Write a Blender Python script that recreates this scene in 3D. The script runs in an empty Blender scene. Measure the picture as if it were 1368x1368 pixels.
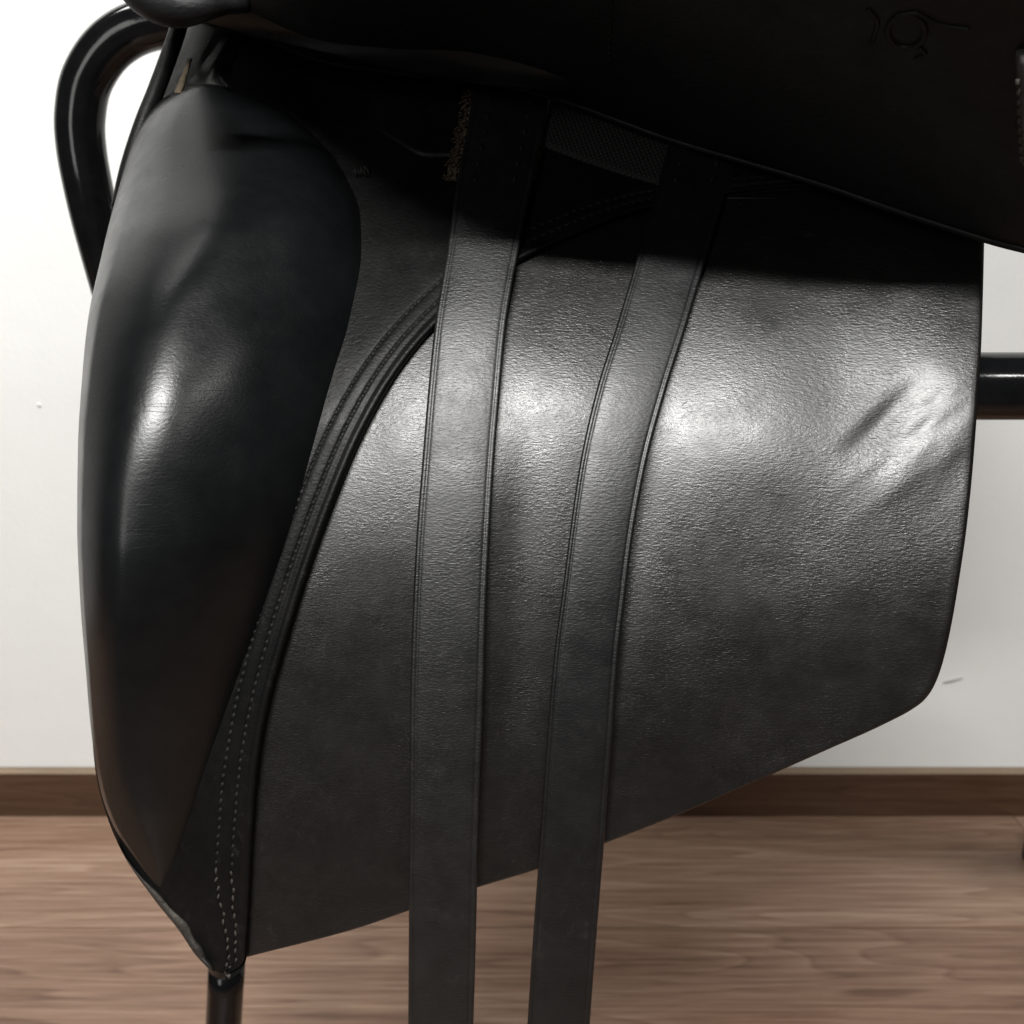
import bpy, math, random
import numpy as np
from mathutils import Vector, Matrix
random.seed(4)
rng = np.random.default_rng(4)
S = bpy.context.scene
C = S.collection
R = math.radians

# ------------------------------------------------------------------ camera
CAM = np.array([0.0, 0.0, 0.87]); PITCH = 15.0; F = 1372.0; W = 1368.0
cd = bpy.data.cameras.new('camera'); cam = bpy.data.objects.new('camera', cd); C.objects.link(cam)
cam.location = CAM; cam.rotation_euler = (R(90 - PITCH), 0, 0)
cd.sensor_width = 36; cd.lens = 36 * F / W; cd.clip_start = 0.01; cd.clip_end = 60
cd.dof.use_dof = True; cd.dof.focus_distance = 0.47; cd.dof.aperture_fstop = 15.0
S.camera = cam
S.render.resolution_x = S.render.resolution_y = 1024

# ------------------------------------------------------------------ light
wd = bpy.data.worlds.new('World'); S.world = wd; wd.use_nodes = True
bg = wd.node_tree.nodes['Background']; bg.inputs[0].default_value = (1.0, 0.985, 0.96, 1); bg.inputs[1].default_value = 0.036
S.view_settings.view_transform = 'Standard'; S.view_settings.look = 'None'
S.view_settings.exposure = 0.0; S.view_settings.gamma = 1.0

def lamp(name, loc, aim, power, size, col, shape='DISK', sy=None):
    ld = bpy.data.lights.new(name, 'AREA'); ld.shape = shape; ld.size = size
    if sy: ld.size_y = sy
    ld.energy = power; ld.color = col
    o = bpy.data.objects.new(name, ld); C.objects.link(o); o.location = loc
    o.rotation_euler = (Vector(aim) - Vector(loc)).to_track_quat('-Z', 'Y').to_euler()
    return o
lamp('ceiling_strip_light', (-0.28, -1.20, 2.42), (0.0, 0.5, 0.75), 88, 0.9, (1, 0.99, 0.965), 'RECTANGLE', 0.09)
lamp('ceiling_spot', (1.32, -1.20, 2.42), (0.3, 0.5, 0.75), 7, 0.22, (1, 0.985, 0.955))
wash = lamp('wall_fill_light', (-1.1, 0.80, 2.42), (-0.80, 1.43, 0.7), 4.9, 0.3, (1, 0.985, 0.955)); wash.data.spread = R(75)  # unseen fill added to brighten the wall behind the saddle
lamp('low_left_fill', (-1.45, -2.6, 1.75), (0.3, 1.4, 0.5), 16, 0.9, (1, 0.985, 0.96), 'RECTANGLE', 1.3)  # broad soft fill added low behind left for the wall's gradient

# ------------------------------------------------------------------ maths
ca, sa = math.cos(R(90 - PITCH)), math.sin(R(90 - PITCH))
def ray(px, py):
    x, y, z = (px - W / 2) / F, -(py - W / 2) / F, -1.0
    return x, y * ca - z * sa, y * sa + z * ca
def P(px, py, Y):
    d = ray(px, py); t = Y / d[1]
    return (CAM[0] + d[0] * t, Y, CAM[2] + d[2] * t)
def pchip(tab):
    """smooth monotone curve through (t, v) pairs"""
    x = np.array([a for a, _ in tab], float); y = np.array([b for _, b in tab], float)
    h = np.diff(x); d = np.diff(y) / h; m = np.zeros(len(x))
    for i in range(1, len(x) - 1):
        if d[i-1] * d[i] > 0:
            w1, w2 = 2*h[i] + h[i-1], h[i] + 2*h[i-1]
            m[i] = (w1 + w2) / (w1 / d[i-1] + w2 / d[i])
    m[0], m[-1] = d[0], d[-1]
    def f(t):
        t = min(max(t, x[0]), x[-1]); i = min(max(int(np.searchsorted(x, t)) - 1, 0), len(h) - 1)
        s = (t - x[i]) / h[i]
        return ((1+2*s)*(1-s)**2*y[i] + s*(1-s)**2*h[i]*m[i] + s*s*(3-2*s)*y[i+1] + s*s*(s-1)*h[i]*m[i+1])
    return f
def catmull(pts, n):
    pts = [np.array(p, float) for p in pts]
    pts = [2*pts[0]-pts[1]] + pts + [2*pts[-1]-pts[-2]]
    out = []; k = len(pts) - 3
    for j in range(n + 1):
        t = j / n * k; i = min(int(t), k - 1); s = t - i
        a, b, c, d = pts[i:i+4]
        out.append(0.5*((2*b) + (c-a)*s + (2*a-5*b+4*c-d)*s*s + (3*b-a-3*c+d)*s**3))
    return out
def smooth01(a, b, t):
    t = min(max((t - a) / (b - a), 0), 1); return t*t*(3-2*t)
def segdist(p, a, b):
    ax, ay = a; bx, by = b; vx, vy = bx-ax, by-ay
    t = ((p[0]-ax)*vx + (p[1]-ay)*vy) / (vx*vx+vy*vy); tc = min(max(t, 0), 1)
    dx, dy = p[0]-ax-vx*tc, p[1]-ay-vy*tc
    side = (dx*vy - dy*vx) / math.hypot(vx, vy)
    return math.hypot(dx, dy), side, t

# ------------------------------------------------------------------ object helpers
def tag(o, label=None, cat=None, group=None, kind=None):
    if label: o['label'] = label
    if cat: o['category'] = cat
    if group: o['group'] = group
    if kind: o['kind'] = kind
    return o
def thing(name, loc, label, cat):
    o = bpy.data.objects.new(name, None); C.objects.link(o); o.location = loc; o.empty_display_size = 0.05
    return tag(o, label, cat)
def worldloc(o):
    v = Vector((0, 0, 0))
    while o: v += o.location; o = o.parent
    return v
def mesh(name, verts, faces, mats, parent=None, smooth=True, kind=None, origin=None):
    me = bpy.data.meshes.new(name)
    base = worldloc(parent) if parent else Vector((0, 0, 0))
    org = Vector(origin) if origin else base
    me.from_pydata([(v[0]-org.x, v[1]-org.y, v[2]-org.z) for v in verts], [], faces)
    for m in (mats if isinstance(mats, (list, tuple)) else [mats]): me.materials.append(m)
    if smooth: me.polygons.foreach_set('use_smooth', [True] * len(me.polygons))
    me.validate(); me.update()
    o = bpy.data.objects.new(name, me); C.objects.link(o)
    o.location = org - base
    if parent: o.parent = parent
    if kind: o['kind'] = kind
    return o
def gridfaces(nr, nc, flip=False, off=0, close=False):
    f = []
    for i in range(nr - 1):
        for j in range(nc if close else nc - 1):
            k = (j + 1) % nc
            q = (off+i*nc+j, off+i*nc+k, off+(i+1)*nc+k, off+(i+1)*nc+j)
            f.append(q[::-1] if flip else q)
    return f
def solidify(o, t, rim=0, offset=1):
    m = o.modifiers.new('thickness', 'SOLIDIFY'); m.thickness = t; m.offset = offset
    m.use_even_offset = False; m.material_offset_rim = rim
def tube(path, rad, n=24, cap=True):
    """round tube along world points; rad scalar or list"""
    pts = [Vector(p) for p in path]; V = []; up = Vector((0.13, 0.2, 0.97)); N = len(pts)
    prev = None
    for i, p in enumerate(pts):
        t = (pts[min(i+1, N-1)] - pts[max(i-1, 0)]).normalized()
        a = (up - t*up.dot(t)) if prev is None else (prev - t*prev.dot(t))
        a.normalize(); prev = a; b = t.cross(a)
        r = rad[i] if isinstance(rad, (list, tuple)) else rad
        for k in range(n):
            th = 2*math.pi*k/n
            V.append(tuple(p + a*(r*math.cos(th)) + b*(r*math.sin(th))))
    Fc = gridfaces(N, n, close=True)
    if cap: Fc += [tuple(range(n))[::-1], tuple(range((N-1)*n, N*n))]
    return V, Fc
def merge(parts):
    V, Fc = [], []
    for v, f in parts:
        o = len(V); V += v; Fc += [tuple(i+o for i in q) for q in f]
    return V, Fc

# ------------------------------------------------------------------ materials
def newmat(name):
    m = bpy.data.materials.new(name); m.use_nodes = True; nt = m.node_tree
    return m, nt, nt.nodes['Principled BSDF']
def N(nt, t, **kw):
    n = nt.nodes.new(t)
    for k, v in kw.items():
        if k in n.inputs: n.inputs[k].default_value = v
        else: setattr(n, k, v)
    return n
def ramp(nt, src, stops):
    r = nt.nodes.new('ShaderNodeValToRGB'); e = r.color_ramp.elements
    while len(e) < len(stops): e.new(0.5)
    for el, (p, c) in zip(e, stops):
        el.position = p; el.color = (c if len(c) == 4 else (*c, 1)) if isinstance(c, (tuple, list)) else (c, c, c, 1)
    nt.links.new(src, r.inputs[0]); return r.outputs[0]
def coords(nt, scale=(1, 1, 1), rot=(0, 0, 0)):
    tc = nt.nodes.new('ShaderNodeTexCoord'); mp = N(nt, 'ShaderNodeMapping')
    mp.inputs['Scale'].default_value = scale; mp.inputs['Rotation'].default_value = rot
    nt.links.new(tc.outputs['Object'], mp.inputs[0]); return mp.outputs[0]
def noise(nt, vec, scale, detail=4, rough=0.55, dist=0.0):
    n = N(nt, 'ShaderNodeTexNoise', Scale=scale, Detail=detail, Roughness=rough, Distortion=dist)
    nt.links.new(vec, n.inputs['Vector']); return n.outputs['Fac']
def math_(nt, op, a, b):
    m = nt.nodes.new('ShaderNodeMath'); m.operation = op
    for i, v in enumerate((a, b)):
        if hasattr(v, 'links'): nt.links.new(v, m.inputs[i])
        else: m.inputs[i].default_value = v
    return m.outputs[0]

def leather(name, dark, light, rough=(0.36, 0.5), grain=420, grain_d=0.00035, stretch=2.2, tilt=0.15, scuff=0.0,
            scuff_col=(0.09, 0.085, 0.078), wrinkle=0.0, spec=0.5, vary=0.0):
    m, nt, b = newmat(name); L = nt.links.new
    v = coords(nt); big = noise(nt, v, 26, 5, 0.6)
    mid = noise(nt, v, 130, 4, 0.6)
    mixn = math_(nt, 'ADD', math_(nt, 'MULTIPLY', big, 0.65), math_(nt, 'MULTIPLY', mid, 0.35))
    col = ramp(nt, mixn, [(0.34, dark), (0.66, light)])
    vg = coords(nt, (1.0, 1.0, stretch), (0, tilt, 0))
    g1 = noise(nt, vg, grain, 3, 0.6, 0.4)
    vor = N(nt, 'ShaderNodeTexVoronoi', Scale=grain * 0.8, feature='SMOOTH_F1'); L(vg, vor.inputs['Vector'])
    h = math_(nt, 'ADD', g1, math_(nt, 'MULTIPLY', vor.outputs['Distance'], 0.55))
    if wrinkle > 0:
        vw = coords(nt, (0.35, 0.35, 2.4), (0, -0.28, 0))
        wn = noise(nt, vw, 42, 3, 0.5, 0.8)
        line = ramp(nt, wn, [(0.485, 0.0), (0.5, 1.0), (0.515, 0.0)])
        gate = ramp(nt, noise(nt, v, 14, 2), [(0.45, 0.0), (0.6, 1.0)])
        h = math_(nt, 'SUBTRACT', h, math_(nt, 'MULTIPLY', math_(nt, 'MULTIPLY', line, gate), wrinkle))
    if vary > 0:      # worn flatter in places
        vv = ramp(nt, noise(nt, v, 22, 4, 0.6), [(0.36, 1.0), (0.62, 1.0 - vary)]); h = math_(nt, 'MULTIPLY', h, vv)
        fine = noise(nt, coords(nt, (1, 1, 1.6), (0, 0.5, 0)), grain*2.3, 2, 0.5); h = math_(nt, 'ADD', h, math_(nt, 'MULTIPLY', fine, 0.35))
    bp = N(nt, 'ShaderNodeBump', Strength=1.0, Distance=grain_d); L(h, bp.inputs['Height'])
    L(bp.outputs[0], b.inputs['Normal'])
    rr = ramp(nt, noise(nt, v, 60, 4, 0.65), [(0.3, rough[0]), (0.7, rough[1])]); L(rr, b.inputs['Roughness'])
    if scuff > 0:
        vs = coords(nt, (1, 1, 0.5), (0, 0.5, 0)); sn = noise(nt, vs, 210, 6, 0.75)
        sg = noise(nt, v, 17, 3, 0.6)
        sm = math_(nt, 'MULTIPLY', ramp(nt, sn, [(0.56, 0.0), (0.72, 1.0)]), ramp(nt, sg, [(0.42, 0.0), (0.7, 1.0)]))
        mx = nt.nodes.new('ShaderNodeMix'); mx.data_type = 'RGBA'
        L(math_(nt, 'MULTIPLY', sm, scuff), mx.inputs[0]); L(col, mx.inputs[6]); mx.inputs[7].default_value = (*scuff_col, 1)
        col = mx.outputs[2]
    L(col, b.inputs['Base Color']); b.inputs['Specular IOR Level'].default_value = spec
    return m

M = {}
M['grain'] = leather('grained_black_leather', (0.0028, 0.0026, 0.0025), (0.0068, 0.0061, 0.0057), (0.31, 0.42), 520, 0.00019, 3.0, 0.16, 0.22, spec=0.8, vary=0.6)
M['strap'] = leather('strap_leather', (0.0028, 0.003, 0.0033), (0.006, 0.0062, 0.0066), (0.34, 0.46), 520, 0.00014, 3.0, 0.05, 0.18, spec=0.7)
M['strap_worn'] = leather('rubbed_strap_leather', (0.0028, 0.003, 0.0033), (0.007, 0.007, 0.0072), (0.36, 0.5), 520, 0.00017, 3.0, 0.05, 0.45, (0.05, 0.047, 0.043), spec=0.8)
M['smooth'] = leather('smooth_black_leather', (0.003, 0.0034, 0.0038), (0.0055, 0.0061, 0.0067), (0.27, 0.36), 700, 0.00006, 1.5, -0.3, 0.0, wrinkle=0.3, spec=0.4)
M['front'] = leather('front_leather', (0.003, 0.003, 0.0032), (0.007, 0.0068, 0.0066), (0.36, 0.5), 600, 0.00016, 1.6, 0.4, 0.2, spec=0.18)
M['under'] = leather('flap_underside_leather', (0.0028, 0.0031, 0.0036), (0.0055, 0.006, 0.0067), (0.5, 0.65), 400, 0.0002, 1.5, 0.2, 0.0, spec=0.35)
M['worn'] = leather('worn_leather', (0.012, 0.011, 0.010), (0.05, 0.043, 0.035), (0.55, 0.75), 500, 0.0006, 1.2, 0.6, 0.8, (0.2, 0.17, 0.13))
M['suede'] = leather('raw_suede_edge', (0.05, 0.039, 0.027), (0.14, 0.112, 0.078), (0.85, 0.95), 700, 0.0011, 1.0, 0.0, 0.0, spec=0.15)
M['edge'] = leather('cut_leather_edge', (0.02, 0.015, 0.012), (0.06, 0.042, 0.03), (0.5, 0.7), 600, 0.0003, 1.0, 0.0)
M['thread'] = leather('black_thread', (0.006, 0.006, 0.006), (0.014, 0.014, 0.014), (0.55, 0.7), 1500, 0.0002, 1.0, 0.0, spec=0.2)
M['dusty'] = leather('dusty_thread', (0.018, 0.016, 0.013), (0.065, 0.055, 0.043), (0.7, 0.9), 1500, 0.0003, 1.0, 0.0)

def make_webbing():
    m, nt, b = newmat('woven_webbing'); L = nt.links.new
    v = coords(nt, (1, 1, 1), (0, 0.32, 0))
    w1 = N(nt, 'ShaderNodeTexWave', Scale=180.0, bands_direction='Z'); L(v, w1.inputs['Vector'])
    w2 = N(nt, 'ShaderNodeTexWave', Scale=150.0, bands_direction='X'); L(v, w2.inputs['Vector'])
    h = math_(nt, 'MULTIPLY', w1.outputs['Fac'], w2.outputs['Fac'])
    bp = N(nt, 'ShaderNodeBump', Strength=1.0, Distance=0.0006); L(h, bp.inputs['Height']); L(bp.outputs[0], b.inputs['Normal'])
    L(ramp(nt, h, [(0.0, (0.006, 0.006, 0.006)), (1.0, (0.03, 0.029, 0.028))]), b.inputs['Base Color'])
    b.inputs['Roughness'].default_value = 0.75
    return m
M['webbing'] = make_webbing()
M['tab'] = leather('lightened_grey_leather', (0.06, 0.06, 0.057), (0.2, 0.195, 0.185), (0.5, 0.65), 500, 0.0004, 1.2, 0.6, 0.0)  # tab colour lightened to stand in for the light it catches

def make_metal():
    m, nt, b = newmat('black_powder_coat'); L = nt.links.new
    v = coords(nt)
    L(ramp(nt, noise(nt, v, 90, 5), [(0.3, (0.003, 0.0032, 0.0036)), (0.7, (0.005, 0.0052, 0.0058))]), b.inputs['Base Color'])
    L(ramp(nt, noise(nt, v, 40, 5, 0.7), [(0.3, 0.10), (0.75, 0.19)]), b.inputs['Roughness'])
    b.inputs['Specular IOR Level'].default_value = 0.4
    bp = N(nt, 'ShaderNodeBump', Strength=1.0, Distance=0.00004); L(noise(nt, v, 260, 3), bp.inputs['Height']); L(bp.outputs[0], b.inputs['Normal'])
    return m
M['metal'] = make_metal()
def plain(name, col, rough, bump=0.0, scale=200):
    m, nt, b = newmat(name); L = nt.links.new; v = coords(nt)
    n = noise(nt, v, 18, 5, 0.6)
    L(ramp(nt, n, [(0.3, tuple(c*0.985 for c in col)), (0.7, tuple(min(1, c*1.01) for c in col))]), b.inputs['Base Color'])
    b.inputs['Roughness'].default_value = rough
    if bump:
        bp = N(nt, 'ShaderNodeBump', Strength=1.0, Distance=bump); L(noise(nt, v, scale, 4), bp.inputs['Height']); L(bp.outputs[0], b.inputs['Normal'])
    return m
M['wall'] = plain('white_wall_paint', (0.80, 0.81, 0.80), 0.62, 0.0005, 160)
M['mark'] = plain('grey_scuff', (0.5, 0.49, 0.48), 0.8)
M['rubber'] = plain('black_rubber', (0.012, 0.012, 0.012), 0.6, 0.0002)
M['gap'] = plain('dark_subfloor', (0.05, 0.035, 0.03), 0.9)

def wood(name, cols, scale=1.0, rough=0.42, contrast=1.0):
    m, nt, b = newmat(name); L = nt.links.new
    oi = nt.nodes.new('ShaderNodeObjectInfo')
    tc = nt.nodes.new('ShaderNodeTexCoord')
    ofs = N(nt, 'ShaderNodeVectorMath', operation='SCALE'); cx = nt.nodes.new('ShaderNodeCombineXYZ')
    L(oi.outputs['Random'], cx.inputs[0]); L(oi.outputs['Random'], cx.inputs[1]); cx.inputs[2].default_value = 0.0
    L(cx.outputs[0], ofs.inputs[0]); ofs.inputs['Scale'].default_value = 37.0
    ad = N(nt, 'ShaderNodeVectorMath', operation='ADD'); L(tc.outputs['Object'], ad.inputs[0]); L(ofs.outputs[0], ad.inputs[1])
    def mp(s):
        q = N(nt, 'ShaderNodeMapping'); q.inputs['Scale'].default_value = s; L(ad.outputs[0], q.inputs[0]); return q.outputs[0]
    # cathedral figure: contour lines of a long, smooth field
    f = noise(nt, mp((0.9*scale, 11.0*scale, 11.0*scale)), 1.0, 2, 0.45, 0.3)
    rings = math_(nt, 'MULTIPLY', f, 15.0); rings = math_(nt, 'FRACT', rings, 0)
    rings = ramp(nt, rings, [(0.0, 0.2), (0.10, 0.95), (0.5, 0.6), (0.9, 0.5), (1.0, 0.2)])
    streak = noise(nt, mp((5.0*scale, 120.0*scale, 120.0*scale)), 1.0, 6, 0.65)
    broad = noise(nt, mp((2.2*scale, 14.0*scale, 14.0*scale)), 1.0, 3, 0.5)
    t = math_(nt, 'ADD', math_(nt, 'MULTIPLY', rings, 0.15), math_(nt, 'MULTIPLY', streak, 0.58))
    t = math_(nt, 'ADD', t, math_(nt, 'MULTIPLY', broad, 0.30))
    t = math_(nt, 'ADD', t, math_(nt, 'MULTIPLY', math_(nt, 'SUBTRACT', oi.outputs['Random'], 0.5), 0.2))
    pores = ramp(nt, noise(nt, mp((14.0*scale, 420.0*scale, 420.0*scale)), 1.0, 3, 0.6), [(0.30, 0.0), (0.45, 1.0)])
    t = math_(nt, 'SUBTRACT', t, math_(nt, 'MULTIPLY', math_(nt, 'SUBTRACT', 1.0, pores), 0.07))
    n = len(cols); stops = [(0.36 + 0.32*i/(n-1), c) for i, c in enumerate(cols)]
    L(ramp(nt, t, stops), b.inputs['Base Color'])
    L(ramp(nt, streak, [(0.3, rough*0.85), (0.7, rough*1.2)]), b.inputs['Roughness'])
    bp = N(nt, 'ShaderNodeBump', Strength=0.6, Distance=0.0004); L(streak, bp.inputs['Height']); L(bp.outputs[0], b.inputs['Normal'])
    return m
M['floor'] = wood('walnut_laminate', [(0.125, 0.065, 0.040), (0.205, 0.118, 0.077), (0.28, 0.177, 0.121), (0.38, 0.26, 0.187)])
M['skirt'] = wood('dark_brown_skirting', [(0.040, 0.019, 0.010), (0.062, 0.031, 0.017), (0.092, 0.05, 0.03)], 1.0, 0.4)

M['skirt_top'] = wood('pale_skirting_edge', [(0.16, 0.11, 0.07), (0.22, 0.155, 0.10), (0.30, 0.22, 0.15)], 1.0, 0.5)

# ------------------------------------------------------------------ room surfaces
WY = 1.435                                   # wall plane, metres ahead of the camera
HS = 0.077                                  # skirting height
wv = [(-3, WY, -0.02), (3, WY, -0.02), (3, WY, 2.5), (-3, WY, 2.5), (-3, WY+.1, -0.02), (3, WY+.1, -0.02), (3, WY+.1, 2.5), (-3, WY+.1, 2.5)]
wall = mesh('wall', wv, [(0, 1, 2, 3), (5, 4, 7, 6), (4, 5, 1, 0), (3, 2, 6, 7), (4, 0, 3, 7), (1, 5, 6, 2)], M['wall'], smooth=False)
tag(wall, kind='structure')
# skirting with a chamfered top
prof = [(WY - 0.001, 0.0), (WY - 0.016, 0.0), (WY - 0.016, HS - 0.004), (WY - 0.0145, HS - 0.0015), (WY - 0.012, HS - 0.0003), (WY - 0.001, HS)]
sv = [(x, y, z) for x in (-3, 3) for y, z in prof]; k = len(prof)
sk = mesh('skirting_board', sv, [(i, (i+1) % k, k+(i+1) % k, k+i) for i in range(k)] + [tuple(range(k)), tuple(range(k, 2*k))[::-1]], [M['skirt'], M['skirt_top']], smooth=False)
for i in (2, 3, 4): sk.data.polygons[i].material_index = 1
tag(sk, kind='structure')
for (px, py, w, h, an) in ((1272, 909, 30, 5, -0.25), (52, 541, 5, 5, 0)):
    c = P(px, py, WY); sc = WY / F * 0.5
    ring = [(c[0] + sc*(w*math.cos(a)*math.cos(an) - h*math.sin(a)*math.sin(an)), WY - 0.0012 - 0.0004*0,
             c[2] - sc*(w*math.cos(a)*math.sin(an) + h*math.sin(a)*math.cos(an))) for a in [2*math.pi*i/14 for i in range(14)]]
    v = ring + [(p[0], WY + 0.002, p[2]) for p in ring]
    mesh('wall_mark', v, [tuple(range(14))] + [(i, i+14, (i+1) % 14 + 14, (i+1) % 14) for i in range(14)],
         M['mark'] if w > 12 else M['wall'], wall)
# floor: sub-floor sheet and laminate planks laid along the wall
fl = mesh('floor', [(-3, -2, -0.004), (3, -2, -0.004), (3, WY, -0.004), (-3, WY, -0.004), (-3, -2, -0.05), (3, -2, -0.05), (3, WY, -0.05), (-3, WY, -0.05)],
          [(0, 1, 2, 3), (4, 7, 6, 5), (0, 4, 5, 1), (1, 5, 6, 2), (2, 6, 7, 3), (3, 7, 4, 0)], M['gap'], smooth=False)
tag(fl, kind='structure')
def plank(x0, x1, y0, y1):
    g, b = 0.0008, 0.0030; x0 += g; x1 -= g; y0 += g; y1 -= g
    cx, cy = (x0+x1)/2, (y0+y1)/2
    v = [(x0, y0, -0.0039), (x1, y0, -0.0039), (x1, y1, -0.0039), (x0, y1, -0.0039), (x0, y0, -0.0008), (x1, y0, -0.0008), (x1, y1, -0.0008), (x0, y1, -0.0008),
         (x0+b, y0+b, 0), (x1-b, y0+b, 0), (x1-b, y1-b, 0), (x0+b, y1-b, 0)]
    f = [(3, 2, 1, 0), (8, 9, 10, 11)] + [(i, (i+1) % 4, 4+(i+1) % 4, 4+i) for i in range(4)] + [(4+i, 4+(i+1) % 4, 8+(i+1) % 4, 8+i) for i in range(4)]
    mesh('plank', v, f, M['floor'], fl, smooth=False, origin=(cx, cy, 0))
PW = 0.19; y1 = WY - 0.0005; y0 = 1.155; r = 0
joints = [0.78, 1.05, 0.82, 0.75, 1.15, 0.95, 0.3, 0.7]
while y1 > 0.2:
    x = joints[r % 8] - 3.8
    while x < 2.9:
        plank(max(x, -2.95), min(x + 1.9, 2.95), y0, y1); x += 1.9
    y1 = y0; y0 -= PW; r += 1

# ------------------------------------------------------------------ saddle: shape of the flap surface
slope = pchip([(0.40, -2), (0.52, -1), (0.60, 2), (0.66, 5), (0.71, 12), (0.76, 20), (0.80, 29), (0.84, 39), (0.88, 43), (0.93, 40), (0.99, 30), (1.1, 16)])
zs = np.linspace(0.40, 1.1, 701); sl = np.array([math.tan(R(slope(z))) for z in zs])
yb = np.concatenate([[0], np.cumsum((sl[1:] + sl[:-1]) / 2 * np.diff(zs))]); yb += 0.45 - np.interp(0.72, zs, yb)
def Yf(x, z):
    y = float(np.interp(z, zs, yb))
    if x > 0.03: y -= 0.35 * (x - 0.03)**2 * 2
    if x < -0.08: y += 1.1 * (x + 0.08)**2
    return y
def Ysurf(px, py):
    Y = 0.47
    for _ in range(14):
        p = P(px, py, Y); Y = 0.3*Y + 0.7*Yf(p[0], p[2])
    return Y
def detail(px, py):
    """relief of the grained flap, metres towards the camera"""
    h = 0.0
    def bump(x, y, sx, sy, a, an=0.0):
        dx, dy = px-x, py-y; c, s = math.cos(an), math.sin(an)
        u, v = dx*c+dy*s, -dx*s+dy*c
        return a * math.exp(-(u/sx)**2 - (v/sy)**2)
    h += bump(1010, 600, 110, 90, 0.0022)
    h += bump(775, 530, 60, 80, 0.0018)
    h += bump(545, 560, 40, 90, 0.0012, 0.3)
    h += bump(1265, 480, 70, 90, 0.002)
    h += bump(1222, 600, 110, 60, 0.0014, -0.75)
    d_, sd, t_ = segdist((px, py), (1135, 606), (1242, 500))   # crease with one sharp flank
    wd_ = 15 if sd > 0 else 48
    h -= 0.0018*math.exp(-(d_/wd_)**2)*math.sin(math.pi*min(1, max(0, 0.12 + 0.76*t_)))**1.5
    h += bump(1235, 618, 90, 18, 0.0004, -0.72) - bump(1265, 650, 80, 18, 0.00015, -0.72)
    uu, vv = (px-1225)*0.72-(py-575)*0.69, (px-1225)*0.69+(py-575)*0.72
    h += 0.00017*math.exp(-(uu/95)**2-(vv/60)**2)*(math.sin(vv*0.13+uu*0.02+0.9*math.sin(uu*0.03))+0.55*math.sin(vv*0.23-uu*0.04+1+1.2*math.sin(vv*.05)))
    h -= bump(1120, 500, 60, 80, 0.001)
    h -= bump(905, 520, 40, 160, 0.0014, 0.12)
    x1 = 700 - 0.06*(py-600); x2 = 900 - 0.16*(py-600)  # hollows pressed in by the straps
    fade = smooth01(480, 700, py)
    h -= 0.0016*math.exp(-((px-x1)/34)**2) * fade
    h -= 0.0012*math.exp(-((px-(x2-35))/26)**2) * fade
    h += 0.0009*math.sin(px*0.011+py*0.006)*math.sin(py*0.009-px*0.003+1.0)
    return h

SB = (0.0, 0.47, 0.53)
saddle = thing('saddle', SB, 'black leather riding saddle with its outer flap lifted, showing knee block and two girth straps', 'saddle')

# --- grained sweat flap
right = pchip([(120, 1319), (318, 1315), (400, 1313), (460, 1311), (540, 1306), (620, 1300), (700, 1292), (770, 1282), (840, 1270), (890, 1258), (920, 1246), (936, 1234), (948, 1218),
               (968, 1180), (1003, 1102), (1048, 1000), (1090, 902), (1125, 812), (1162, 715), (1185, 640), (1216, 548), (1243, 468), (1262, 396), (1276, 340), (1281, 322)])
Lp = [(281, 1296), (262, 1273), (240, 1240), (205, 1197), (163, 1138), (134, 1062), (123, 985), (118, 870), (112, 760), (111, 640), (115, 530), (125, 430), (146, 320), (174, 212), (193, 150), (212, 92), (232, 34), (246, -10)]
Rp = [(302, 1302), (325, 1287), (331, 1250), (335, 1200), (339, 1120), (347, 1020), (361, 940), (382, 865), (410, 775), (446, 675), (487, 578), (535, 495), (590, 430), (660, 370), (745, 325), (862, 280), (1000, 256), (1150, 244)]
NT = 340
Lc, Rc = catmull(Lp, NT), catmull(Rp, NT)
leftx = pchip(sorted({round(p[1], 1): p[0] - 14 for p in Rc}.items()))
rows = list(np.linspace(150, 930, 150)) + list(np.linspace(934, 1281, 110))
NCOL = 150; V = []
for py in rows:
    xr = right(py); xl = min(leftx(py), xr - 2) if py > 262 else 640
    for j in range(NCOL):
        px = xl + (xr - xl) * j / (NCOL - 1)
        e = min(1.0, (xr - px) / 6.0)                   # the cut edge rolls slightly back
        V.append(P(px, py, Ysurf(px, py) - detail(px, py) + 0.0006*(1-e)**2))
sf = mesh('sweat_flap', V, gridfaces(len(rows), NCOL, flip=True), [M['grain'], M['edge']], saddle)
solidify(sf, 0.004, 1, -1)

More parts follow.
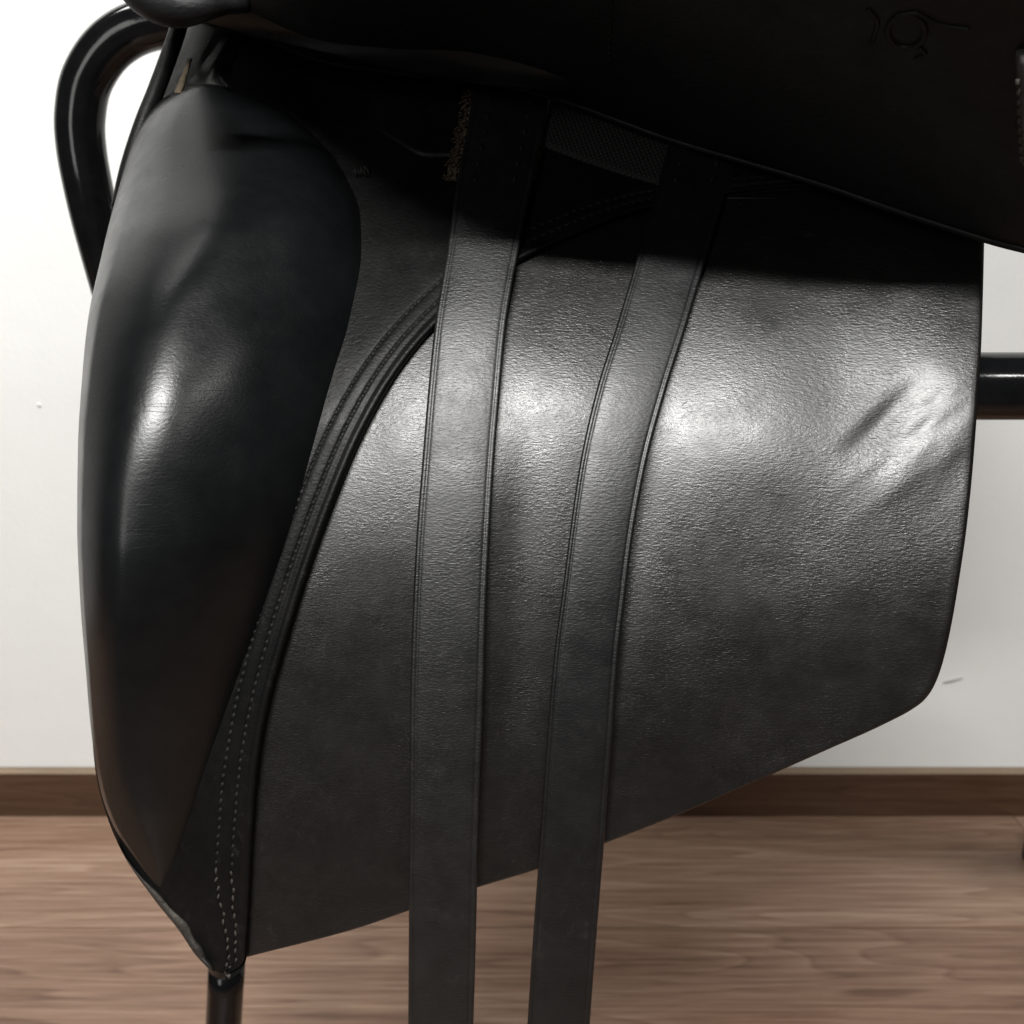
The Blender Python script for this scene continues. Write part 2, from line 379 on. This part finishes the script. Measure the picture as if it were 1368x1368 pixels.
# --- front panel that carries the knee block, with a piped and stitched edge
prf = pchip([(0, -0.0022), (1.5, 0.0004), (4, 0.0024), (8, 0.0034), (11, 0.0034), (14.5, 0.0026), (17, 0.0022), (22, 0.0024), (25.5, 0.0022), (27.5, 0.0014), (29.5, 0.0022), (38, 0.0025), (46, 0.0022),
             (48.5, 0.0014), (51, 0.0021), (60, 0.0021), (90, 0.0013), (160, 0.0006), (4000, 0.0)])
dcols = [0, 0.7, 1.5, 2.5, 4, 6, 8, 10, 12, 14, 15.5, 17, 18.5, 21, 23.5, 25.5, 27.5, 29.5, 32, 35, 38, 42, 45.5, 47, 48.5, 50, 52, 56, 62, 70, 80, 95]
NB = 26
def edge_scale(i):
    return 1.0
def frontY(px, py, d):
    Y = Ysurf(px, py) - 0.0028 - prf(d)
    return Y
V = []
for i in range(NT + 1):
    l, r_ = Lc[i], Rc[i]; full = np.linalg.norm(l - r_); u = (l - r_) / full
    tip = min(1.0, full / 150.0)
    ds = [d * tip for d in dcols]; last = ds[-1]
    ds += [last + (full - last) * (j + 1) / NB for j in range(NB)]
    for d in ds:
        p = r_ + u * d; f = d / full
        wrap = 0.018 * max(0, (f - 0.72) / 0.28)**2 * smooth01(1250, 900, p[1]) + 0.02 * smooth01(0.93, 1.0, f)*smooth01(300, 100, p[1])
        V.append(P(p[0], p[1], frontY(p[0], p[1], d / tip) + wrap))
NF = len(dcols) + NB
fp = mesh('front_panel', V, gridfaces(NT + 1, NF, flip=True), [M['front'], M['edge']], saddle)
solidify(fp, 0.0035, 1, -1)

# stitches: small lozenge threads lying in the two grooves
def stitch(p, q, w, lift, yoff):
    """thread between two pixels p,q on the panel"""
    n = 5; V = []; a = np.array(p); b = np.array(q); t = (b-a)/np.linalg.norm(b-a); nrm = np.array([-t[1], t[0]])
    for i in range(n):
        s = i/(n-1); c = a + (b-a)*s; hh = math.sin(math.pi*s); ww = w*(0.45+0.55*hh)
        for k in range(6):
            th = 2*math.pi*k/6
            x, y = c + nrm*ww*math.cos(th)
            V.append(P(x, y, yoff(x, y) - lift*hh*0.9 - 0.00045*math.sin(th)*0.9 + 0.0003))
    return V, gridfaces(n, 6, close=True) + [tuple(range(6))[::-1], tuple(range((n-1)*6, n*6))]
black, dusty = [], []
for row in (27.5, 48.5):
    line = [Rc[i] + (Lc[i]-Rc[i])/np.linalg.norm(Lc[i]-Rc[i])*row*min(1, np.linalg.norm(Lc[i]-Rc[i])/150) for i in range(6, NT + 1)]
    acc = [0.0]
    for a, b in zip(line, line[1:]): acc.append(acc[-1] + np.linalg.norm(b-a))
    xs = [p[0] for p in line]; ys = [p[1] for p in line]
    s = 3.0
    while s < acc[-1] - 12:
        ln = 8.2 + random.uniform(-0.8, 0.8); j = random.uniform(-0.5, 0.5)
        a = (np.interp(s, acc, xs) + j - 0.7, np.interp(s, acc, ys)); b = (np.interp(s+ln, acc, xs) + j + 0.7, np.interp(s+ln, acc, ys))
        worn = a[1] > 1165
        if worn: a = (a[0]+random.uniform(-2.5, 2.5), a[1]); b = (b[0]+random.uniform(-2.5, 2.5), b[1])
        st = stitch(a, b, 3.0 if not worn else 1.9, 0.0009 if not worn else 0.0011, lambda x, y: Ysurf(x, y) - 0.0028 - 0.0016)
        (dusty if worn else black).append(st); s += 11.6
tag(mesh('stitching', *merge(black), M['thread'], fp), kind='stuff')
tag(mesh('frayed_stitching', *merge(dusty), M['dusty'], fp), kind='stuff')

# worn binding on the lower front edge
V = []
sec = [(-3.5, 0.002), (-3.5, -0.003), (0, -0.0052), (5, -0.0056), (10, -0.0046), (14, -0.0034), (14, 0.001)]
ids = list(range(0, 86))
for i in ids:
    l, r_ = Lc[i], Rc[i]; full = np.linalg.norm(l-r_); u = (r_-l)/full; sc = min(1, full/60)
    j0 = 1.0 + 0.16*math.sin(i*0.21)*math.sin(i*0.13+1)
    for d, h in sec:
        wob = 2.6*math.sin(i*0.23+d*.05)*math.sin(i*0.11) if d > 8 else 0
        wid = smooth01(86, 45, i)
        p = l + u*((d*wid+wob*wid)*sc); V.append(P(p[0], p[1], Ysurf(p[0], p[1]) + h*j0*(0.55+0.45*wid)))
ns = len(sec)
mesh('worn_edge_binding', V, gridfaces(len(ids), ns, close=True, flip=True) + [tuple(range(ns)), tuple(range((len(ids)-1)*ns, len(ids)*ns))[::-1]], M['worn'], fp)

# --- knee block
kl = pchip([(111, 276), (114, 258), (120, 238), (130, 220), (150, 199), (185, 180), (230, 165), (290, 148), (340, 136), (430, 117), (500, 110), (600, 104), (700, 103), (800, 107), (900, 115), (960, 120), (1050, 133), (1100, 150), (1150, 182), (1180, 205), (1190, 214)])
kr = pchip([(111, 277), (114, 292), (120, 314), (130, 340), (150, 382), (185, 424), (230, 459), (290, 482), (340, 484), (430, 471), (500, 451), (600, 424), (700, 396), (800, 362), (900, 326), (960, 305), (1050, 273), (1100, 257), (1150, 238), (1180, 222), (1190, 216)])
kh = pchip([(111, 0.0), (114, 0.007), (120, 0.011), (135, 0.018), (170, 0.029), (230, 0.0425), (320, 0.0568), (450, 0.0582), (600, 0.0585), (720, 0.058), (800, 0.054), (900, 0.044), (1000, 0.032), (1080, 0.022), (1140, 0.011), (1175, 0.004), (1190, 0.001)])
kp = pchip([(111, 0.0), (250, -0.14), (350, -0.34), (450, -0.53), (580, -0.66), (700, -0.73), (800, -0.74), (950, -0.68), (1100, -0.4), (1190, 0.0)])
kys = [111, 112, 113.5, 116, 119, 123, 128, 134, 141, 149] + list(np.linspace(158, 1180, 150)) + [1183, 1186, 1188, 1190]
NK = 91; V = []
for py in kys:
    l, r_ = kl(py), kr(py); H = kh(py); pk = kp(py); mid, hw = (l+r_)/2, (r_-l)/2
    Yl = Ysurf(mid, py)
    for j in range(NK):
        q_ = 2*j/(NK-1)-1; u = 0.55*math.sin(math.pi/2*q_) + 0.45*math.sin(math.pi/2*math.sin(math.pi/2*q_))
        soft = lambda q: (math.sqrt(q*q + 0.0225) - 0.15) / (math.sqrt(1.0225) - 0.15)
        if u < pk:
            t = min(1.0, (pk - u) / (1 + pk)); h = 1 - 0.17*t**1.8
            if t > 0.84: h -= 0.83*(1 - math.sqrt(max(0, 1 - ((t-0.84)/0.16)**2)))
        else:
            t = soft(min(1.0, (u - pk) / (1 - pk))); h = (1 - t**1.10)**0.80 if t < 1 else 0
        tl = smooth01(400, 190, py); h = h*(1-tl) + tl*max(0, 1-abs(u)**2.0)**0.52
        px = mid + hw*u
        base = Ysurf(px, py) - 0.001
        if u < -0.55: base += 0.010*((-0.55-u)/0.45)**2*smooth01(1150, 900, py)
        wv_ = 0.0003*math.sin(px*0.045+py*0.012)*math.sin(py*0.021-px*0.017) + 0.00018*math.sin(py*0.06+px*0.02)*math.sin(px*0.05)*smooth01(420, 160, py)
        V.append(P(px, py, base - H*h + wv_*min(1, 3*h) + 0.004*(1 if j in (0, NK-1) else 0)))
kb = mesh('knee_block', V, gridfaces(len(kys), NK, flip=True), M['smooth'], saddle)
solidify(kb, 0.002, 0, -1)

# --- girth straps
def strap(tab_l, tab_r, y_end, lift, name, mat, dy=0.0):
    fl_, fr_ = pchip(tab_l), pchip(tab_r); ys = np.linspace(tab_l[0][0], tab_l[-1][0], 170)
    raw = []
    for py in ys:
        c = (fl_(py)+fr_(py))/2
        raw.append(Ysurf(c, min(py, y_end)) - (detail(c, py)*0.4 if py < y_end else 0))
    k = np.exp(-np.linspace(-2, 2, 25)**2); k /= k.sum()
    sm = np.convolve(np.pad(raw, 12, mode='edge'), k, mode='valid')
    prof = [(0.0, -0.0042), (0.0, -0.0012), (0.012, -0.0003), (0.035, 0.0), (0.062, -0.0001), (0.078, -0.0005), (0.094, -0.0001), (0.13, 0.0001), (0.3, 0.0004), (0.5, 0.0005), (0.7, 0.0004),
            (0.87, 0.0001), (0.906, -0.0001), (0.922, -0.0005), (0.938, -0.0001), (0.965, 0.0), (0.988, -0.0003), (1.0, -0.0012), (1.0, -0.0042)]
    V = []; n = len(prof)
    for i, py in enumerate(ys):
        l, r_ = fl_(py), fr_(py); lf = lift(py)
        for u, h in prof:
            V.append(P(l+(r_-l)*u, py, sm[i] - lf - h + dy))
    def Y(px, py):
        return float(np.interp(py, ys, sm)) - lift(py)
    o = mesh(name, V, gridfaces(len(ys), n, close=True) + [tuple(range(n))[::-1], tuple(range((len(ys)-1)*n, len(ys)*n))], mat, saddle)
    return o, Y, fl_, fr_
l1 = pchip([(100, 0.0125), (240, 0.0135), (400, 0.0115), (520, 0.0085), (800, 0.0075), (1400, 0.0072)])
s1, Y1, a1, b1 = strap([(112, 634), (160, 626), (235, 612), (330, 598), (434, 581), (520, 572), (617, 564), (720, 556), (800, 552), (934, 548), (1115, 547), (1250, 546), (1420, 545)],
                       [(112, 738), (160, 729), (235, 713), (330, 694), (434, 676), (520, 668), (617, 660), (720, 654), (800, 650), (934, 646), (1115, 639), (1250, 636), (1420, 631)], 1190, l1, 'girth_strap', M['strap_worn'])
l2 = pchip([(140, 0.0085), (300, 0.0085), (520, 0.0085), (800, 0.0085), (1400, 0.008)])
s2, Y2, a2, b2 = strap([(160, 900), (235, 882), (330, 855), (434, 824), (520, 797), (617, 775), (720, 760), (800, 750), (868, 741), (1000, 730), (1115, 722), (1250, 712), (1420, 701)],
                       [(160, 995), (235, 976), (330, 948), (434, 917), (520, 890), (617, 864), (720, 845), (800, 835), (868, 827), (1000, 817), (1115, 808), (1250, 797), (1420, 784)], 1130, l2, 'girth_strap', M['strap'])
tag(s1, 'girth strap nearer the knee block, worn grey near its top'); tag(s2, 'girth strap nearer the back of the flap')
for s_, Yy, fa, fb, y0, y1 in ((s1, Y1, a1, b1, 128, 240), (s2, Y2, a2, b2, 170, 250)):
    pr = []
    for u in (0.24, 0.76):
        y = y0
        while y < y1:
            pr.append(stitch((fa(y)+(fb(y)-fa(y))*u, y), (fa(y+11)+(fb(y+11)-fa(y+11))*u - 1, y+10), 3.0, 0.0011, lambda x, yy: Yy(x, yy) - 0.0004)); y += 21
    tag(mesh('strap_stitching', *merge(pr), M['thread'], s_), kind='stuff')
# suede-edged backing under the first strap
V = []; ys = np.linspace(116, 238, 30); n = 9
for i, py in enumerate(ys):
    q = i/29; wl = 5 + 11*q + 1.0*math.sin(i*1.3) + random.uniform(-.8, .8); wr = 8 - 4*q + random.uniform(-.8, .8)
    l, r_ = a1(py) - wl, b1(py) + wr
    yb_ = Y1(0, py) + 0.0045
    for k in range(n):
        u = k/(n-1); V.append(P(l+(r_-l)*u, py, yb_ + (0.003 if k in (0, n-1) else 0.0) + random.uniform(-.0003, .0003)))
bk = mesh('strap_backing', V, gridfaces(len(ys), n, flip=True), M['suede'], saddle); solidify(bk, 0.003, 0, -1)
fib = []
for i in range(110):
    py = random.uniform(118, 238); q = (py-116)/122; x = a1(py) - random.uniform(0, 9 + 8*q); an = random.uniform(1.9, 4.2); ln = random.uniform(3, 8)
    yb_ = Y1(0, py) + 0.0038
    p0 = P(x, py, yb_); p1 = P(x + ln*.5*math.cos(an), py - ln*.5*math.sin(an) + 1, yb_ - random.uniform(.0004, .0016)); p2 = P(x + ln*math.cos(an), py - ln*math.sin(an)*.6 + 3, yb_ - random.uniform(-.0006, .0016))
    fib.append(tube([p0, p1, p2], [0.00045, 0.0004, 0.0002], 5))
tag(mesh('suede_fibres', *merge(fib), M['suede'], bk), kind='stuff')
# webbing between the straps
V = []; n, m_ = 30, 9
for i in range(n):
    u = i/(n-1); x = 728 + u*170; yt = 128 + u*62; ybm = 195 + u*56 + 3*math.sin(u*math.pi)
    for j in range(m_):
        py = yt + (ybm-yt)*j/(m_-1); V.append(P(x, py, Ysurf(x, py) - 0.0065 - 0.0006*math.sin(math.pi*j/(m_-1))))
wb = mesh('webbing', V, gridfaces(n, m_), M['webbing'], saddle); solidify(wb, 0.0016, 0, -1)
# pocket piece beside the first strap
V = []; n, m_ = 26, 14
for i in range(n):
    u = i/(n-1); x = 497 + u*150
    yt = 122 - 16*smooth01(0, 0.35, u) + 4*u; ybm = 175 + 34*smooth01(0, .5, u)
    for j in range(m_):
        q = j/(m_-1); py = yt + (ybm-yt)*q
        V.append(P(x, py, Ysurf(x, py) - 0.0075 + 0.004*(1-min(1, u*6))**2 + 0.003*q))
pk = mesh('point_pocket', V, gridfaces(n, m_), M['front'], saddle); solidify(pk, 0.003, 0, -1)
# little knot of thread and the nick above the knee block
def blob(px, py, Y, rx, ry, rz, seed, nu=14, nv=9):
    rg = random.Random(seed); c = P(px, py, Y); V = []
    for i in range(nv):
        ph = math.pi*i/(nv-1)
        for k in range(nu):
            th = 2*math.pi*k/nu; j = 1 + rg.uniform(-.25, .25)
            V.append((c[0]+rx*j*math.sin(ph)*math.cos(th), c[1]+ry*j*math.sin(ph)*math.sin(th), c[2]+rz*j*math.cos(ph)))
    return V, gridfaces(nv, nu, close=True)
Yk = Ysurf(484, 230) - 0.003
parts = [blob(482, 231, Yk, .0045, .002, .0022, 3), blob(489, 226, Yk, .002, .002, .0018, 5)]
for i in range(5):
    a = P(474+4*i, 222+3*(i % 2), Yk - .001); b = P(478+4*i, 238-2*(i % 3), Yk - .0025)
    parts.append(tube([a, tuple((np.array(a)+np.array(b))/2 + np.array([0, -.0015, 0])), b], 0.0006, 6))
mesh('thread_knot', *merge(parts), M['thread'], saddle)
nk = [P(294, 103, Ysurf(294, 103)-.006), P(298, 109, Ysurf(298, 109)-.010), P(304, 116, Ysurf(304, 116)-.014)]
mesh('dark_nick', *tube(nk, [0.0006, 0.0010, 0.0008], 8), M['thread'], saddle)

# --- front edge roll, suede strip and folded lining above the knee block
path = [P(x, y, Ysurf(x, y) + o) for x, y, o in catmull([(243, 18, .006), (236, 45, .006), (222, 85, .006), (207, 125, .008), (190, 168, .012), (172, 225, .02), (160, 280, .03)], 40)]
mesh('edge_roll', *tube(path, 0.0048, 16), M['front'], saddle)
V = []; n = 14
for i in range(n):
    u = i/(n-1); x0 = 254 - 16*u; py = 78 + 46*u
    for j, (d, h) in enumerate(((-5, .001), (-3, .0035), (0, .0045), (4, .0035), (6, .001))):
        V.append(P(x0 + d*(0.5+0.6*u) + random.uniform(-.5, .5), py, Ysurf(x0, py) - 0.003 - h + random.uniform(-.0004, .0004)))
mesh('suede_strip', V, gridfaces(n, 5), M['suede'], saddle)
V = []; n = 24; cs = [(-16, -.002), (-10, .0012), (-4, .0048), (1, .0064), (6, .0048), (14, .0015), (24, -.002)]
for i in range(n):
    u = i/(n-1); x0 = 305 - 34*u; py = 52 + 64*u; w = 0.45 + 0.8*u
    for d, h in cs: V.append(P(x0+d*w, py+d*w*0.25, Ysurf(x0+d, py) - 0.0028 - h*(0.5+0.6*u)*math.sin(math.pi*min(1, .15+u*.85))))
mesh('lining_fold', V, gridfaces(n, len(cs)), M['front'], saddle)

# --- lifted outer flap: a thick sheet that leans out over the viewer, seen from below
low = catmull([(205, -40), (262, 8), (330, 40), (430, 80), (540, 98), (640, 108), (745, 132), (890, 184), (1000, 217), (1100, 247), (1200, 282), (1315, 319), (1372, 334), (1430, 348)], 120)
V = []; NS = 34
slen = pchip([(200, 0.11), (360, 0.13), (470, 0.20), (560, 0.25), (640, 0.252), (900, 0.215), (1100, 0.187), (1300, 0.160), (1500, 0.150)])
lean = pchip([(200, 15), (640, 15), (1000, 21), (1315, 31), (1500, 33)])
def hinge(c):
    return P(c[0], c[1], Ysurf(c[0], c[1]) - 0.016)
for c in low:
    e = np.array(hinge(c)); y, z = e[1], e[2]; st_ = slen(c[0]) / (NS - 1)
    for k in (3, 2, 1): V.append((e[0], y + 0.018*k, z + 0.020*k))
    for k in range(NS):
        s = k/(NS-1)
        V.append((e[0] - 0.04*s*slen(c[0]), y, z + 0.0016*math.sin(c[0]*0.012 + s*5)*s))
        ang = R(lean(c[0]) - 10*(1-min(1, s*6)) + 7*max(0, s-0.5)*2)
        y -= st_*math.cos(ang); z += st_*math.sin(ang)
of = mesh('outer_flap', V, gridfaces(len(low), NS+3, flip=True), [M['under'], M['edge']], saddle)
solidify(of, 0.005, 0, -1)
from mathutils.bvhtree import BVHTree
bvh = BVHTree.FromPolygons([Vector(v) for v in V], [f for f in gridfaces(len(low), NS+3, flip=True)])
def on_flap(px, py, lift):
    """point on the underside of the lifted flap, raised off it by lift"""
    d = Vector(ray(px, py)).normalized()
    hit, nr, _, _ = bvh.ray_cast(Vector(CAM), d)
    if hit is None: return None
    if nr.dot(d) > 0: nr = -nr
    return tuple(hit + nr*lift)
def flap_tube(pts, rad, n=40, lift=0.0002):
    path = [on_flap(p[0], p[1], lift) for p in catmull(pts, n)]
    return tube([p for p in path if p], rad, 8)
# blind-stamped emblem: an oval ring with a stroke on either side
ring = [(1211 + 25*math.cos(a), 41 + 22*math.sin(a)) for a in [2*math.pi*i/16 for i in range(17)]]
emb = [flap_tube(ring, 0.0012, 64), flap_tube([(1196, 20), (1225, 17), (1250, 30), (1275, 36), (1296, 38)], 0.0008),
       flap_tube([(1160, 12), (1172, 28), (1168, 46), (1164, 60)], 0.0009), flap_tube([(1228, 62), (1236, 72), (1222, 78)], 0.0008)]
mesh('emblem', *merge(emb), M['under'], of)
# seam across the underside
seam = []
for y in np.arange(-30, 86, 9.0):
    t_ = flap_tube([(818 - y*0.05, y), (817 - y*0.05, y+3), (817 - y*0.05, y+6)], 0.0006, 4, 0.0003)
    if len(t_[0]) > 12: seam.append(t_)
tag(mesh('seam_stitching', *merge(seam), M['thread'], of), kind='stuff')
# rolled lower edge of the lifted flap
mesh('edge_roll', *tube([hinge(c) for c in low], 0.0018, 10), M['under'], of)
# stitched tab at the right
V = []; rowsT = 16; colsT = 12
for i in range(rowsT):
    u = i/(rowsT-1); y = 64 + 150*u; xl = 1354 + 12*u + 5*(1-min(1, u*8))**2
    for j in range(colsT):
        w = j/(colsT-1); x = xl + w*95; yy = y - 7*math.sin(min(1, w*1.6)*math.pi/2)*(1-u)
        p = on_flap(x, yy, 0.004 + 0.004*math.sin(math.pi*w)*(1-0.3*u) - 0.003*(1-min(1, w*6))**2)
        V.append(p)
tb = mesh('leather_tab', V, gridfaces(rowsT, colsT, flip=True), M['tab'], saddle); solidify(tb, 0.003, 0, -1)
st = []
for i in range(9):
    y = 84 + 13*i; x = 1364 + 0.08*(y-64); a = on_flap(x, y, .0075); b = on_flap(x+1, y+8, .0075); mid = on_flap(x+.5, y+4, .0085)
    st.append(tube([a, mid, b], 0.0008, 6))
tag(mesh('tab_stitching', *merge(st), M['dusty'], tb), kind='stuff')
# seat over the tree, above the picture: what the flap hangs from, added for its shadow
V = []; n1, n2 = 30, 22
for i in range(n1):
    u = i/(n1-1); x = -0.20 + 0.52*u; dip = 0.05*math.sin(math.pi*u)
    for k in range(n2):
        th = 2*math.pi*k/n2; c_, s_ = math.cos(th), math.sin(th)
        sq = lambda t: math.copysign(abs(t)**0.6, t)
        V.append((x, 0.74 + 0.20*sq(c_)*(0.75+0.25*math.sin(math.pi*u)), 1.06 - dip + 0.05*sq(s_) - 0.05*abs(c_)**2))
mesh('seat', V, gridfaces(n1, n2, close=True) + [tuple(range(n2))[::-1], tuple(range((n1-1)*n2, n1*n2))], M['smooth'], saddle)
# pommel edge, top left
pts = catmull([(150, -66, .50), (180, -26, .495), (207, -2, .49), (240, 10, .49), (280, 8, .49), (330, 4, .50)], 40)
mesh('pommel', *tube([P(*p) for p in pts], [0.004 + 0.0058*math.sin(math.pi*min(1, .2 + i/40*.9)) for i in range(41)], 18), M['under'], saddle)

# ------------------------------------------------------------------ stand
stand = thing('saddle_stand', (0.0, 0.78, 0.0), 'black metal tube stand behind and under the leather saddle, with a hoop at the left', 'saddle stand')
hp = [(330, 60, .70), (262, 30, .715), (196, 34, .72), (148, 60, .72), (117, 105, .72), (107, 155, .72), (109, 200, .72), (118, 250, .72), (131, 305, .722), (150, 375, .73), (190, 520, .75), (240, 800, .765), (285, 1130, .77), (303, 1290, .772)]
mesh('hoop', *tube([P(*p) for p in catmull(hp, 120)], 0.0158, 32), M['metal'], stand)
def tubeP(pts, r, n=30, sides=28):
    return tube([P(*p) for p in catmull(pts, n)], r, sides)
top = P(303, 1288, .772); pb_ = P(299, 1368, .775); kk_ = (top[2] - 0.008) / (top[2] - pb_[2]); low_ = (top[0] + (pb_[0]-top[0])*kk_, .78, 0.008)
mesh('leg', *tube([tuple(np.array(top) + (np.array(low_) - np.array(top))*k/10) for k in range(11)], 0.0158, 32), M['metal'], stand)
zc = P(1340, 515.5, .495)[2]
bar = [(-0.06, .66, zc), (0.02, .56, zc), (0.10, .515, zc), (0.2, .495, zc), (0.3, .495, zc), (0.40, .495, zc), (0.47, .505, zc-.01), (0.50, .56, zc - .05), (0.51, .62, zc-.12)]
mesh('crossbar', *tube([tuple(p) for p in catmull(bar, 80)], 0.0163, 32), M['metal'], stand)
foot = P(1400, 1108, 1.30)
mesh('leg', *tube([(0.51, .62, zc-.12), (0.535, .85, 0.40), (foot[0]+.02, 1.26, 0.06), (foot[0], 1.30, 0.03)], 0.0158, 28), M['metal'], stand)
fx, fy = foot[0], 1.30
mesh('rubber_foot', *tube([(fx, fy, 0.0), (fx, fy, 0.004), (fx, fy, 0.05), (fx, fy, 0.056)], [0.026, 0.028, 0.026, 0.02], 28), M['rubber'], stand)
mesh('rubber_foot', *tube([(low_[0], .78, 0.0), (low_[0], .78, 0.004), (low_[0], .78, 0.04), (low_[0], .78, 0.045)], [0.022, 0.024, 0.022, 0.018], 28), M['rubber'], stand)
